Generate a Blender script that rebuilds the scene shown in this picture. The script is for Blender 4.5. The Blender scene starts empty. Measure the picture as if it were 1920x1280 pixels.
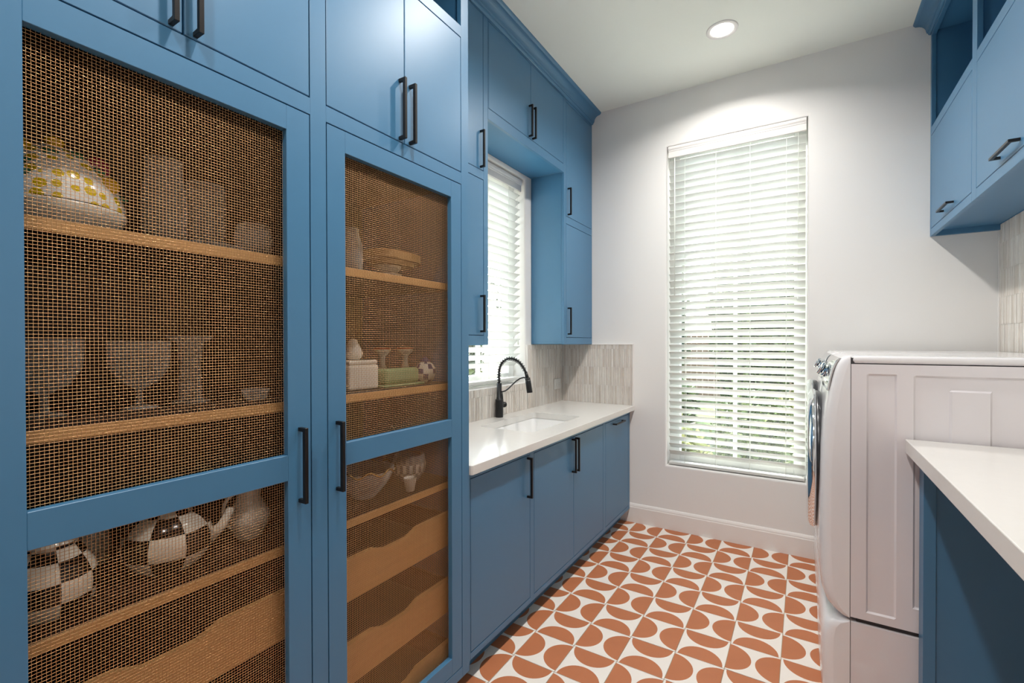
import bpy, bmesh, math, random
from mathutils import Vector, Matrix
random.seed(7)
PI = math.pi
SC = bpy.context.scene
COL = SC.collection

# ------------------------------------------------------------------ camera, sky, sun, exposure
YAW, PIT, ROL, FPX = 0.55899, -0.0075913, -0.0016771, 871.87
d = Vector((-math.sin(YAW)*math.cos(PIT), math.cos(YAW)*math.cos(PIT), math.sin(PIT)))
r = Vector((math.cos(YAW), math.sin(YAW), 0)); u = r.cross(d)
R_ = math.cos(ROL)*r + math.sin(ROL)*u; U_ = -math.sin(ROL)*r + math.cos(ROL)*u
cd = bpy.data.cameras.new('camera'); cam = bpy.data.objects.new('camera', cd); COL.objects.link(cam)
M = Matrix((R_, U_, -d)).transposed().to_4x4(); M.translation = Vector((0, 0, 1.4093))
cam.matrix_world = M
cd.sensor_width = 36; cd.lens = FPX/1920*36; cd.shift_x = -2.16/1920; cd.shift_y = 8.63/1920; cd.clip_start = 0.02
SC.camera = cam

w = bpy.data.worlds.new('sky'); SC.world = w; w.use_nodes = True
wn = w.node_tree.nodes; wl = w.node_tree.links
bg = wn['Background']; sky = wn.new('ShaderNodeTexSky'); sky.sky_type = 'NISHITA'
sky.sun_disc = False; sky.sun_elevation = math.radians(52); sky.sun_rotation = math.radians(-45); sky.dust_density = 2.5; sky.air_density = 1.0
hs = wn.new('ShaderNodeHueSaturation'); hs.inputs['Saturation'].default_value = .45   # hazy bright sky
wl.new(sky.outputs[0], hs.inputs['Color']); wl.new(hs.outputs[0], bg.inputs[0]); bg.inputs[1].default_value = 1.7
sl = bpy.data.lights.new('sun', 'SUN'); sun = bpy.data.objects.new('sun', sl); COL.objects.link(sun)
sl.energy = 10.5; sl.angle = 0.01; sl.color = (1, .95, .86)
sun.rotation_euler = Vector((0.52, -0.66, -1.0)).to_track_quat('-Z', 'Y').to_euler(); sun.location = (-6, 10, 9)
LAMP_W = 13.0
LAMP_COL = (1.0, 0.965, 0.925)
SC.view_settings.view_transform = 'Standard'; SC.view_settings.look = 'None'
SC.view_settings.exposure = 0.38; SC.view_settings.gamma = 1.0; SC.view_settings.use_curve_mapping = False

# ------------------------------------------------------------------ key dimensions (metres)
XL, XR, YB, YF, ZC = -1.757, 0.915, 3.59, -1.75, 3.275
LAMP_X = -0.42
LAMP_Y = (3.03, 1.93, 0.83, -0.27)
H_TILE_X, H_TILE_Y = 0.2048, 0.2030

# ------------------------------------------------------------------ materials
MATS = {}
def srgb(h):
    h = h.lstrip('#'); out = []
    for i in (0, 2, 4):
        c = int(h[i:i+2], 16)/255; out.append(c/12.92 if c <= .04045 else ((c+.055)/1.055)**2.4)
    return (*out, 1)
def mat(name, col, rough=.5, metal=0., var=.04, scale=12., bump=0., bscale=60., coat=0., stretch=None, spec=.5):
    if name in MATS: return MATS[name]
    m = bpy.data.materials.new(name); m.use_nodes = True; MATS[name] = m
    n = m.node_tree.nodes; l = m.node_tree.links; p = n['Principled BSDF']
    c = srgb(col) if isinstance(col, str) else col
    tc = n.new('ShaderNodeTexCoord'); vec = tc.outputs['Object']
    if stretch:
        mp = n.new('ShaderNodeMapping'); mp.inputs['Scale'].default_value = stretch; l.new(vec, mp.inputs[0]); vec = mp.outputs[0]
    nz = n.new('ShaderNodeTexNoise'); nz.inputs['Scale'].default_value = scale; nz.inputs['Detail'].default_value = 4
    l.new(vec, nz.inputs['Vector'])
    mx = n.new('ShaderNodeMix'); mx.data_type = 'RGBA'
    mx.inputs[6].default_value = tuple(max(0, x*(1-var)) for x in c[:3])+(1,)
    mx.inputs[7].default_value = tuple(min(1, x*(1+var)) for x in c[:3])+(1,)
    l.new(nz.outputs[0], mx.inputs[0]); l.new(mx.outputs[2], p.inputs['Base Color'])
    p.inputs['Roughness'].default_value = rough; p.inputs['Metallic'].default_value = metal
    p.inputs['Coat Weight'].default_value = coat; p.inputs['Coat Roughness'].default_value = .08
    p.inputs['Specular IOR Level'].default_value = spec
    if bump:
        b2 = n.new('ShaderNodeTexNoise'); b2.inputs['Scale'].default_value = bscale; b2.inputs['Detail'].default_value = 3
        l.new(vec, b2.inputs['Vector'])
        bp = n.new('ShaderNodeBump'); bp.inputs['Strength'].default_value = bump; bp.inputs['Distance'].default_value = .002
        l.new(b2.outputs[0], bp.inputs['Height']); l.new(bp.outputs[0], p.inputs['Normal'])
    return m
BLUE = mat('blue_paint', '#40759A', .42, var=.02, bump=.03, bscale=90, spec=.6, coat=.25)
BLUE.node_tree.nodes['Principled BSDF'].inputs['Coat Roughness'].default_value = .38
BLUE_IN = mat('blue_paint_inside', '#437CA3', .5, var=.02)
WALL = mat('wall_paint', '#EDEBE8', .6, var=.012, scale=3, bump=.10, bscale=140)
CEIL = mat('ceiling_paint', '#F1F3EA', .7, var=.01, scale=3, bump=.06, bscale=140)
TRIM = mat('trim_paint', '#EEEAE6', .4, var=.01)
QUARTZ = mat('quartz', '#E0DDD8', .16, var=.02, scale=30)
BLACK = mat('black_metal', '#141416', .38, var=.1, spec=.5)
BRONZE = mat('bronze_pull', '#1D1A19', .35, metal=.3, var=.15, scale=60, stretch=(1, 1, .1))
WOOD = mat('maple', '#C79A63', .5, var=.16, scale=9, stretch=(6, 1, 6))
WOOD_IN = mat('shaded_inside', '#1F130C', .55, var=.14, scale=9, stretch=(6, 1, 6))  # near-black brown: the shade behind the mesh is put into the colour
BRASS = mat('wire_brass', (.64, .375, .18, 1), .34, metal=1., var=.08, scale=40)
GROUT = mat('floor_grout', '#A8937A', .9, var=.06, scale=80)
TERRA = mat('terracotta', '#B66F48', .55, var=.10, scale=9, bump=.03, bscale=120)
CREAM = mat('cement_cream', '#E9E2DA', .55, var=.03, scale=14, bump=.03, bscale=120)
ENAMEL = mat('white_enamel', '#E6E1E3', .12, var=.008, coat=.5)
ENAMEL_TOP = mat('white_plastic', '#EDEBEC', .18, var=.008, coat=.4)
CHROME = mat('chrome', (.82, .84, .86, 1), .06, metal=1., var=.02)
SMOKE = mat('dark_plastic', '#26272B', .25, var=.05)
GASKET = mat('seam_dark', '#3B383A', .6)
CERAM = mat('sink_ceramic', '#F1F0EE', .1, var=.01)
VINYL = mat('window_vinyl', '#EFF1EE', .35, var=.01)
CORD = mat('cord', '#E8EBE4', .6, var=.02)
PLATE = mat('outlet_plate', '#DAD8D3', .4, var=.02)
PORC = mat('porcelain', '#E4DDD0', .18, var=.03)
SAGE = mat('sage_glaze', '#8FA678', .2, var=.06)
GOLD = mat('gold_trim', (.83, .56, .22, 1), .25, metal=1.)
ROSE = mat('rose_glaze', '#7E1B35', .25, var=.2, scale=80)
LEAFG = mat('leaf_glaze', '#1E5A3C', .25, var=.2, scale=80)
SUNY = mat('sunflower_glaze', '#D9A514', .25, var=.2, scale=80)
RAMEK = mat('stoneware', '#CFC3B2', .4, var=.05)

def blinds_mat():
    m = bpy.data.materials.new('slat_white'); m.use_nodes = True
    n = m.node_tree.nodes; l = m.node_tree.links; p = n['Principled BSDF']; o = n['Material Output']
    nz = n.new('ShaderNodeTexNoise'); nz.inputs['Scale'].default_value = 40
    mx = n.new('ShaderNodeMix'); mx.data_type = 'RGBA'; mx.inputs[6].default_value = (.70, .71, .68, 1); mx.inputs[7].default_value = (.74, .75, .72, 1)
    l.new(nz.outputs[0], mx.inputs[0]); l.new(mx.outputs[2], p.inputs['Base Color']); p.inputs['Roughness'].default_value = .4
    t = n.new('ShaderNodeBsdfTranslucent'); t.inputs[0].default_value = (.86, .87, .80, 1)
    s = n.new('ShaderNodeMixShader'); s.inputs[0].default_value = .05
    l.new(p.outputs[0], s.inputs[1]); l.new(t.outputs[0], s.inputs[2]); l.new(s.outputs[0], o.inputs[0]); return m
SLAT = blinds_mat()
def glass_mat(name, tint, fac_min=.04):
    m = bpy.data.materials.new(name); m.use_nodes = True
    n = m.node_tree.nodes; l = m.node_tree.links; n.remove(n['Principled BSDF']); o = n['Material Output']
    t = n.new('ShaderNodeBsdfTransparent'); t.inputs[0].default_value = tint
    g = n.new('ShaderNodeBsdfGlossy'); g.inputs['Roughness'].default_value = .02
    f = n.new('ShaderNodeLayerWeight'); f.inputs[0].default_value = .15
    k = n.new('ShaderNodeMath'); k.operation = 'MULTIPLY_ADD'; k.inputs[1].default_value = .6; k.inputs[2].default_value = .03; l.new(f.outputs['Facing'], k.inputs[0])
    s = n.new('ShaderNodeMixShader'); l.new(k.outputs[0], s.inputs[0]); l.new(t.outputs[0], s.inputs[1]); l.new(g.outputs[0], s.inputs[2])
    l.new(s.outputs[0], o.inputs[0]); return m
PANE = glass_mat('window_glass', (.93, .96, .94, 1))
def tableglass():
    m = bpy.data.materials.new('table_glass'); m.use_nodes = True
    n = m.node_tree.nodes; l = m.node_tree.links; p = n['Principled BSDF']; o = n['Material Output']
    p.inputs['Base Color'].default_value = (.80, .80, .78, 1); p.inputs['Roughness'].default_value = .08
    t = n.new('ShaderNodeBsdfTransparent'); t.inputs[0].default_value = (.9, .9, .89, 1)
    lw = n.new('ShaderNodeLayerWeight'); lw.inputs[0].default_value = .35
    mm = n.new('ShaderNodeMath'); mm.operation = 'MULTIPLY_ADD'; mm.inputs[1].default_value = .55; mm.inputs[2].default_value = .13
    l.new(lw.outputs['Facing'], mm.inputs[0])
    s = n.new('ShaderNodeMixShader'); l.new(mm.outputs[0], s.inputs[0]); l.new(t.outputs[0], s.inputs[1]); l.new(p.outputs[0], s.inputs[2]); l.new(s.outputs[0], o.inputs[0])
    return m
TGLASS = tableglass()
def emis(name, col, st):
    m = bpy.data.materials.new(name); m.use_nodes = True; n = m.node_tree.nodes; n.remove(n['Principled BSDF'])
    e = n.new('ShaderNodeEmission'); e.inputs[0].default_value = col; e.inputs[1].default_value = st
    m.node_tree.links.new(e.outputs[0], n['Material Output'].inputs[0]); return m
LENS = emis('lamp_lens', (1, .97, .92, 1), 14)
def dots_mat():
    m = bpy.data.materials.new('dotted_glaze'); m.use_nodes = True
    n = m.node_tree.nodes; l = m.node_tree.links; p = n['Principled BSDF']
    tc = n.new('ShaderNodeTexCoord'); v = n.new('ShaderNodeTexVoronoi'); v.inputs['Scale'].default_value = 38; v.inputs['Randomness'].default_value = .25
    l.new(tc.outputs['Object'], v.inputs['Vector'])
    lt = n.new('ShaderNodeMath'); lt.operation = 'LESS_THAN'; lt.inputs[1].default_value = .40; l.new(v.outputs['Distance'], lt.inputs[0])
    mx = n.new('ShaderNodeMix'); mx.data_type = 'RGBA'; mx.inputs[6].default_value = srgb('#E9E6DF'); mx.inputs[7].default_value = srgb('#D8B71C')
    l.new(lt.outputs[0], mx.inputs[0]); l.new(mx.outputs[2], p.inputs['Base Color']); p.inputs['Roughness'].default_value = .12; return m
DOTS = dots_mat()
def checker_mat(name, a, b):
    # faces carry two materials instead; kept as plain glazes
    return mat(name+'_light', a, .15, var=.05), mat(name+'_dark', b, .15, var=.1)
CHK_L, CHK_D = checker_mat('check', '#E8DFCF', '#17130F')
def island_mat(name, cols, rough):
    m = bpy.data.materials.new(name); m.use_nodes = True
    n = m.node_tree.nodes; l = m.node_tree.links; p = n['Principled BSDF']
    g = n.new('ShaderNodeNewGeometry'); cr = n.new('ShaderNodeValToRGB')
    cr.color_ramp.elements[0].color = srgb(cols[0]); cr.color_ramp.elements[1].color = srgb(cols[-1])
    for i, c in enumerate(cols[1:-1]):
        e = cr.color_ramp.elements.new((i+1)/(len(cols)-1)); e.color = srgb(c)
    l.new(g.outputs['Random Per Island'], cr.inputs[0])
    tc = n.new('ShaderNodeTexCoord'); mp = n.new('ShaderNodeMapping'); mp.inputs['Scale'].default_value = (60, 60, 14); l.new(tc.outputs['Object'], mp.inputs[0])
    nz = n.new('ShaderNodeTexNoise'); nz.inputs['Scale'].default_value = 1.; nz.inputs['Detail'].default_value = 4; l.new(mp.outputs[0], nz.inputs['Vector'])
    mx = n.new('ShaderNodeMix'); mx.data_type = 'RGBA'; mx.blend_type = 'MULTIPLY'; mx.inputs[0].default_value = .5
    rr = n.new('ShaderNodeValToRGB'); rr.color_ramp.elements[0].color = (.76, .74, .72, 1); rr.color_ramp.elements[1].color = (1, 1, 1, 1); rr.color_ramp.elements[0].position = .3; rr.color_ramp.elements[1].position = .65
    l.new(nz.outputs[0], rr.inputs[0]); l.new(cr.outputs[0], mx.inputs[6]); l.new(rr.outputs[0], mx.inputs[7]); l.new(mx.outputs[2], p.inputs['Base Color'])
    p.inputs['Roughness'].default_value = rough; return m
STICK = island_mat('stick_tile', ['#DDD6CC', '#E6E1DA', '#CFC5BA', '#E9E5DE', '#D6CCC3', '#E0DAD2'], .3)
STICK_GROUT = mat('stick_grout', '#D5D1CA', .9)
FOLI = island_mat('foliage', ['#2A3A18', '#4A5C28', '#1E3014', '#5F6B34', '#3A4C22'], .5)
FOLI2 = island_mat('foliage_pale', ['#5C6430', '#7C7E44', '#44562A', '#8A8450'], .5)
BARK = mat('bark', '#5B4838', .9, var=.3, scale=20)
SOIL = mat('garden_soil', '#55473A', .95, var=.3, scale=8)
LAWN = mat('lawn', '#465A2A', .95, var=.3, scale=14)
FENCE = mat('fence_board', '#7A6250', .8, var=.25, scale=6, stretch=(1, 1, 8))
BOUNCE_PAVER = mat('bounce_paver', '#D8D0C2', .9, var=.15, scale=10)

# ------------------------------------------------------------------ mesh helpers
class MB:
    def __init__(s): s.bm = bmesh.new(); s.mats = []
    def mi(s, m):
        if m not in s.mats: s.mats.append(m)
        return s.mats.index(m)
    def box(s, x0, x1, y0, y1, z0, z1, m, bev=.0012, seg=1):
        x0, x1 = min(x0, x1), max(x0, x1); y0, y1 = min(y0, y1), max(y0, y1); z0, z1 = min(z0, z1), max(z0, z1)
        i = s.mi(m)
        vs = [s.bm.verts.new((x, y, z)) for x in (x0, x1) for y in (y0, y1) for z in (z0, z1)]
        fs = [s.bm.faces.new([vs[k] for k in q]) for q in ((0, 1, 3, 2), (4, 6, 7, 5), (0, 4, 5, 1), (2, 3, 7, 6), (0, 2, 6, 4), (1, 5, 7, 3))]
        for f in fs: f.material_index = i
        bev = min(bev, .45*min(x1-x0, y1-y0, z1-z0))
        if bev > 0:
            es = list({e for f in fs for e in f.edges})
            bmesh.ops.bevel(s.bm, geom=es, offset=bev, segments=seg, affect='EDGES', profile=.5, material=-1)
        return s
    def prism(s, pts, axis, a, b, m, bev=0., smooth=False):
        i = s.mi(m)
        def P(p, t):
            if axis == 0: return (t, p[0], p[1])
            if axis == 1: return (p[0], t, p[1])
            return (p[0], p[1], t)
        A = [s.bm.verts.new(P(p, a)) for p in pts]; B = [s.bm.verts.new(P(p, b)) for p in pts]
        fs = [s.bm.faces.new(A[::-1]), s.bm.faces.new(B)]
        n = len(pts)
        for k in range(n):
            f = s.bm.faces.new([A[k], A[(k+1) % n], B[(k+1) % n], B[k]]); f.smooth = smooth; fs.append(f)
        for f in fs: f.material_index = i
        if bev:
            es = list({e for f in fs for e in f.edges}); bmesh.ops.bevel(s.bm, geom=es, offset=bev, segments=1, affect='EDGES', profile=.5, material=-1)
        return s
    def lathe(s, prof, c, m, seg=32, axis=2, mfun=None, closed=False, sx=1., sy=1.):
        """prof: list of (radius, height) from bottom to top, axis through c"""
        i = s.mi(m)
        rings = []
        for (rr, h) in prof:
            if rr < 1e-6:
                p = [0, 0, h]; rings.append([s.bm.verts.new(s._ax(p, c, axis))])
            else:
                rings.append([s.bm.verts.new(s._ax([rr*sx*math.cos(2*PI*k/seg), rr*sy*math.sin(2*PI*k/seg), h], c, axis)) for k in range(seg)])
        pr = list(zip(range(len(rings)-1), rings, rings[1:]))
        if closed: pr.append((len(rings)-1, rings[-1], rings[0]))
        for q, A, B in pr:
            for k in range(seg):
                k2 = (k+1) % seg
                if len(A) == 1 and len(B) == 1: continue
                if len(A) == 1: vs = [A[0], B[k2], B[k]]
                elif len(B) == 1: vs = [A[k], A[k2], B[0]]
                else: vs = [A[k], A[k2], B[k2], B[k]]
                f = s.bm.faces.new(vs); f.smooth = True; f.material_index = s.mi(mfun(q, k)) if mfun else i
        return s
    def _ax(s, p, c, axis):
        if axis == 2: q = (p[0], p[1], p[2])
        elif axis == 0: q = (p[2], p[0], p[1])
        else: q = (p[1], p[2], p[0])
        return (q[0]+c[0], q[1]+c[1], q[2]+c[2])
    def tube(s, path, rad, m, seg=8, caps=True):
        i = s.mi(m); path = [Vector(p) for p in path]; n = len(path)
        rads = rad if isinstance(rad, (list, tuple)) else [rad]*n
        t0 = (path[1]-path[0]).normalized(); ref = Vector((0, 0, 1)) if abs(t0.z) < .9 else Vector((1, 0, 0))
        nx = t0.cross(ref).normalized(); rings = []
        for k in range(n):
            t = (path[min(k+1, n-1)]-path[max(k-1, 0)]).normalized()
            nx = (nx-t*nx.dot(t)).normalized(); ny = t.cross(nx)
            rings.append([s.bm.verts.new(path[k]+rads[k]*(math.cos(2*PI*j/seg)*nx+math.sin(2*PI*j/seg)*ny)) for j in range(seg)])
        for A, B in zip(rings, rings[1:]):
            for j in range(seg):
                f = s.bm.faces.new([A[j], A[(j+1) % seg], B[(j+1) % seg], B[j]]); f.smooth = True; f.material_index = i
        if caps:
            for ring, rev in ((rings[0], True), (rings[-1], False)):
                f = s.bm.faces.new(ring[::-1] if rev else ring); f.material_index = i
        return s
    def ball(s, c, rx, ry, rz, m, seg=12, rings=8):
        prof = [(math.sin(PI*k/rings), -math.cos(PI*k/rings)) for k in range(rings+1)]
        prof[0] = (0, -1); prof[-1] = (0, 1)
        a = len(s.bm.verts); s.bm.verts.ensure_lookup_table()
        s.lathe(prof, (0, 0, 0), m, seg)
        s.bm.verts.ensure_lookup_table()
        for v in s.bm.verts[a:]: v.co = Vector((v.co.x*rx+c[0], v.co.y*ry+c[1], v.co.z*rz+c[2]))
        return s
    def mesh(s, name, org=(0, 0, 0)):
        bmesh.ops.recalc_face_normals(s.bm, faces=s.bm.faces[:])
        me = bpy.data.meshes.new(name); o = Vector(org)
        for v in s.bm.verts: v.co -= o
        s.bm.to_mesh(me); s.bm.free()
        for m in s.mats: me.materials.append(m)
        return me

def link(name, me, parent=None, loc=(0, 0, 0)):
    o = bpy.data.objects.new(name, me); COL.objects.link(o); o.location = loc
    if parent is not None: o.parent = parent
    return o
def tag(o, label, cat=None, group=None, kind=None):
    o['label'] = label
    if cat: o['category'] = cat
    if group: o['group'] = group
    if kind: o['kind'] = kind
    return o
def world_org(o):
    v = Vector((0, 0, 0))
    while o is not None: v += o.location; o = o.parent
    return v
def thing(name, loc, label, cat, group=None, kind=None):
    return tag(link(name, None, None, loc), label, cat, group, kind)
def part(name, mb, parent, label=None, kind=None):
    """world-space mesh becomes a child of parent"""
    o = link(name, mb.mesh(name, world_org(parent)), parent)
    if label: o['label'] = label
    if kind: o['kind'] = kind
    return o
def solo(name, mb, org, label, cat, group=None, kind=None):
    return tag(link(name, mb.mesh(name, org), None, org), label, cat, group, kind)
def bx(name, parent, b, m, bev=.0012, label=None):
    return part(name, MB().box(*b, m, bev), parent, label)

# ------------------------------------------------------------------ structure: floor, walls, ceiling
floor = solo('floor', MB().box(XL-.16, XR+.16, YF-.16, YB+.16, -.12, -.0035, GROUT, 0), (0, 0, 0), 'terracotta and cream half-moon patterned cement tile floor', 'floor', kind='structure')
def tile_mesh(lx, ly, horiz):
    g = .0013; rad = .462; mb = MB(); ic = mb.mi(CREAM); it = mb.mi(TERRA); bm = mb.bm; th = .0085
    hx, hy = lx/2-g, ly/2-g
    def T(p): return (p[0]*hx, p[1]*hy) if horiz else (p[1]*hx, p[0]*hy)
    R = rad*2; N = 20
    arcR = [(1-R*math.sin(PI*k/N)/1.0, -R*math.cos(PI*k/N)) for k in range(N+1)]
    arcL = [(-x, -y) for x, y in arcR]
    top = {}
    def V(p):
        k = (round(p[0], 6), round(p[1], 6))
        if k not in top: q = T(k); top[k] = bm.verts.new((q[0], q[1], 0))
        return top[k]
    cr = [V(p) for p in arcR]; cl = [V(p) for p in arcL]
    c = [V(p) for p in ((-1, -1), (1, -1), (1, 1), (-1, 1))]
    f = bm.faces.new(cr); f.material_index = it
    f = bm.faces.new(cl); f.material_index = it
    f = bm.faces.new([c[0], c[1]]+cr+[c[2], c[3]]+cl); f.material_index = ic
    # skirt
    low = [bm.verts.new((sx*hx, sy*hy, -th)) for sx, sy in ((-1, -1), (1, -1), (1, 1), (-1, 1))]
    def side(vs, a, b):
        f = bm.faces.new([a]+vs+[b]); f.material_index = ic
    loop = [c[0], c[1], cr[0], cr[-1], c[2], c[3], cl[0], cl[-1]]
    cl4 = {0: c[0], 1: c[1], 2: c[2], 3: c[3]}
    def lowof(v):
        return min(low, key=lambda q: (q.co.xy-v.co.xy).length)
    side([c[0], c[1]], lowof(c[0]), lowof(c[1])); side([c[1], cr[0], cr[-1], c[2]], lowof(c[1]), lowof(c[2]))
    side([c[2], c[3]], lowof(c[2]), lowof(c[3])); side([c[3], cl[0], cl[-1], c[0]], lowof(c[3]), lowof(c[0]))
    return mb.mesh('tile')
TA, TBm = tile_mesh(H_TILE_X, H_TILE_Y, True), tile_mesh(H_TILE_X, H_TILE_Y, False)
X0, Y0 = -1.1075, 1.771
for i in range(-1, 10):
    for j in range(-17, 9):
        cx, cy = X0+(i+.5)*H_TILE_X, Y0+(j+.5)*H_TILE_Y
        if cy+.05 > YB or cx-.02 > XR: continue
        if cx > .16 and cy > 2.2: continue
        if cx < -1.2 and cy < 1.2: continue
        o = link('tile', TA if (i+j) % 2 == 0 else TBm, floor, (cx, cy, random.uniform(-.0003, .0003)))

def wall_with_hole(axis, face, back, a0, a1, z0, z1, ha0, ha1, hz0, hz1, m, r=.014):
    """wall slab; the room face is at `face`, outer face at `back`; hole edges on the room side rounded"""
    mb = MB(); mb.mi(m); bm = mb.bm
    def P(a, z, t): return (a, t, z) if axis == 1 else (t, a, z)
    out = [(a0, z0), (a1, z0), (a1, z1), (a0, z1)]; inn = [(ha0, hz0), (ha1, hz0), (ha1, hz1), (ha0, hz1)]
    L = {}
    for nm, pts, t in (('fo', out, face), ('fi', inn, face), ('bo', out, back), ('bi', inn, back)):
        L[nm] = [bm.verts.new(P(a, z, t)) for a, z in pts]
    for k in range(4):
        q = (k+1) % 4
        bm.faces.new([L['fo'][k], L['fo'][q], L['fi'][q], L['fi'][k]]); bm.faces.new([L['bo'][k], L['bo'][q], L['bi'][q], L['bi'][k]])
        bm.faces.new([L['fi'][k], L['fi'][q], L['bi'][q], L['bi'][k]]); bm.faces.new([L['fo'][k], L['fo'][q], L['bo'][q], L['bo'][k]])
    es = [e for e in bm.edges if e.verts[0] in L['fi'] and e.verts[1] in L['fi']]
    res = bmesh.ops.bevel(bm, geom=es, offset=r, segments=4, affect='EDGES', profile=.5)
    for f in res['faces']: f.smooth = True
    return mb
WX0, WX1, WZ0, WZ1 = -.880, .018, .480, 2.882       # back window opening
LY0, LY1, LZ0, LZ1 = 2.155, 2.985, 1.113, 2.618      # left window opening
wall_back = solo('wall_back', wall_with_hole(1, YB, YB+.17, XL-.17, XR+.17, -.12, ZC+.1, WX0, WX1, WZ0, WZ1, WALL), (0, YB, 0), 'white painted back wall with a tall window', 'wall', kind='structure')
wall_left = solo('wall_left', wall_with_hole(0, XL, XL-.17, YF-.17, YB+.17, -.12, ZC+.1, LY0, LY1, LZ0, LZ1, WALL), (XL, 0, 0), 'white painted left wall behind the sink and blue cabinets', 'wall', kind='structure')
wall_right = solo('wall_right', MB().box(XR, XR+.17, YF-.17, YB+.17, -.12, ZC+.1, WALL, 0), (XR, 0, 0), 'white painted right wall behind the laundry machines', 'wall', kind='structure')
wall_front = solo('wall_front', MB().box(XL-.17, XR+.17, YF-.17, YF, -.12, ZC+.1, WALL, 0), (0, YF, 0), 'white painted wall behind the viewer', 'wall', kind='structure')
ceiling = solo('ceiling', MB().box(XL-.17, XR+.17, YF-.17, YB+.17, ZC, ZC+.12, CEIL, 0), (0, 0, ZC), 'smooth off-white ceiling with recessed lights', 'ceiling', kind='structure')
def base_prof(sgn=1): return [(0, .0), (.013, .0), (.013, .118), (.0105, .124), (.0105, .130), (.007, .140), (.003, .148), (0, .148)]
solo('baseboard_back', MB().prism([(YB-p, z) for p, z in base_prof()], 0, -1.24, .10, TRIM), (0, YB, 0), 'white moulded baseboard along the back wall under the window', 'baseboard', kind='structure')
solo('baseboard_front', MB().prism([(YF+p, z) for p, z in base_prof()], 0, XL, XR, TRIM), (0, YF, 0), 'white baseboard along the wall behind the viewer', 'baseboard', kind='structure')

# stick tiles: 15 x 150 mm fluted sticks, joined per wall
def sticks(axis, face, nrm, a0, a1, z0, z1, holes=(), zref=.915, wdt=.0150, hgt=.1475):
    mb = MB(); im = mb.mi(STICK)
    rnd = random.Random(int(a0*1000)+axis*77)
    rows = int(math.ceil((z1-z0)/hgt))+1; zz = zref
    while zz > z0: zz -= hgt
    n = int((a1-a0)/wdt)
    while zz < z1:
        for k in range(n+1):
            A, B = a0+k*wdt+.0006, min(a0+(k+1)*wdt-.0006, a1); C, D = max(zz+.0008, z0), min(zz+hgt-.0008, z1)
            if B-A < .002 or D-C < .004: continue
            if any(A < h[1] and B > h[0] and C < h[3] and D > h[2] for h in holes): continue
            t = .007+rnd.choice((0, .0012, .0026)); e = .0035
            pts = []
            for (a, z, q) in ((A, C, 0), (B, C, 0), (B, D, 0), (A, D, 0), (A+e, C, 1), (B-e, C, 1), (B-e, D, 1), (A+e, D, 1)):
                dd = face+nrm*(t if q else t-.0032)
                pts.append(mb.bm.verts.new((a, dd, z) if axis == 1 else (dd, a, z)))
            for q in ((4, 5, 6, 7), (0, 4, 7, 3), (1, 2, 6, 5), (0, 1, 5, 4), (3, 7, 6, 2)):
                f = mb.bm.faces.new([pts[x] for x in q]); f.material_index = im
        zz += hgt
    return mb
def splash(parent, axis, face, nrm, a0, a1, z0, z1, holes=(), zref=.915):
    mb = sticks(axis, face, nrm, a0, a1, z0, z1, holes, zref)
    part('tile_sticks', mb, parent, 'greige fluted stick tiles laid upright', kind='stuff')
def setting_bed(parent, boxes):
    mb = MB()
    for b in boxes: mb.box(*b, STICK_GROUT, 0)
    part('tile_grout', mb, parent)
ZS = 1.391
splash(wall_left, 0, XL, 1, 1.49, 2.99, .915, LZ0-.004)
splash(wall_left, 0, XL, 1, 3.003, YB-.004, .915, ZS)
setting_bed(wall_left, [(XL, XL+.0045, 1.49, 2.99, .915, LZ0-.004), (XL, XL+.0045, 3.0, YB, .915, ZS)])
part('tile_edge', MB().box(XL, XL+.010, 2.990, 3.002, LZ0-.004, ZS, TRIM), wall_left, 'white edge strip')
splash(wall_back, 1, YB, -1, XL+.010, -1.140, .915, ZS)
setting_bed(wall_back, [(XL, -1.140, YB-.0045, YB, .915, ZS)])
mb = MB(); mb.box(-1.140, -1.133, YB-.011, YB, .915, ZS+.007, TRIM); mb.box(-1.475, -1.1405, YB-.011, YB, ZS, ZS+.007, TRIM)
part('tile_edge', mb, wall_back, 'white edge strip')
splash(wall_right, 0, XR, -1, 1.75, YB-.010, 1.06, 2.049, zref=1.06)
setting_bed(wall_right, [(XR-.0045, XR, 1.75, YB, 1.06, 2.049)])
part('tile_edge', MB().box(XR-.011, XR, YB-.010, YB-.002, 1.06, 2.049, TRIM), wall_right, 'white edge strip')

# ------------------------------------------------------------------ recessed lights
def downlight(y, label):
    t = thing('recessed_light', (LAMP_X, y, ZC), label, 'ceiling light', 'recessed lights down the middle of the ceiling')
    part('trim_ring', MB().lathe([(.062, -.001), (.066, -.005), (.084, -.006), (.088, -.003), (.088, .0)], (LAMP_X, y, ZC), TRIM, 48), t)
    part('lens', MB().lathe([(0, -.0022), (.062, -.0022), (.064, -.001)], (LAMP_X, y, ZC), LENS, 48), t)
    L = bpy.data.lights.new('lamp', 'AREA'); L.shape = 'DISK'; L.size = .12; L.spread = math.radians(148); L.energy = LAMP_W; L.color = LAMP_COL
    o = bpy.data.objects.new('lamp', L); COL.objects.link(o); o.parent = t; o.location = (0, 0, -.008)
downlight(LAMP_Y[0], 'lit round recessed ceiling light in front of the tall window')
downlight(LAMP_Y[1], 'round recessed ceiling light above the sink end of the tall cabinet')
downlight(LAMP_Y[2], 'round recessed ceiling light beside the tall mesh-door cabinet')
downlight(LAMP_Y[3], 'round recessed ceiling light behind the viewer')

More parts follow.
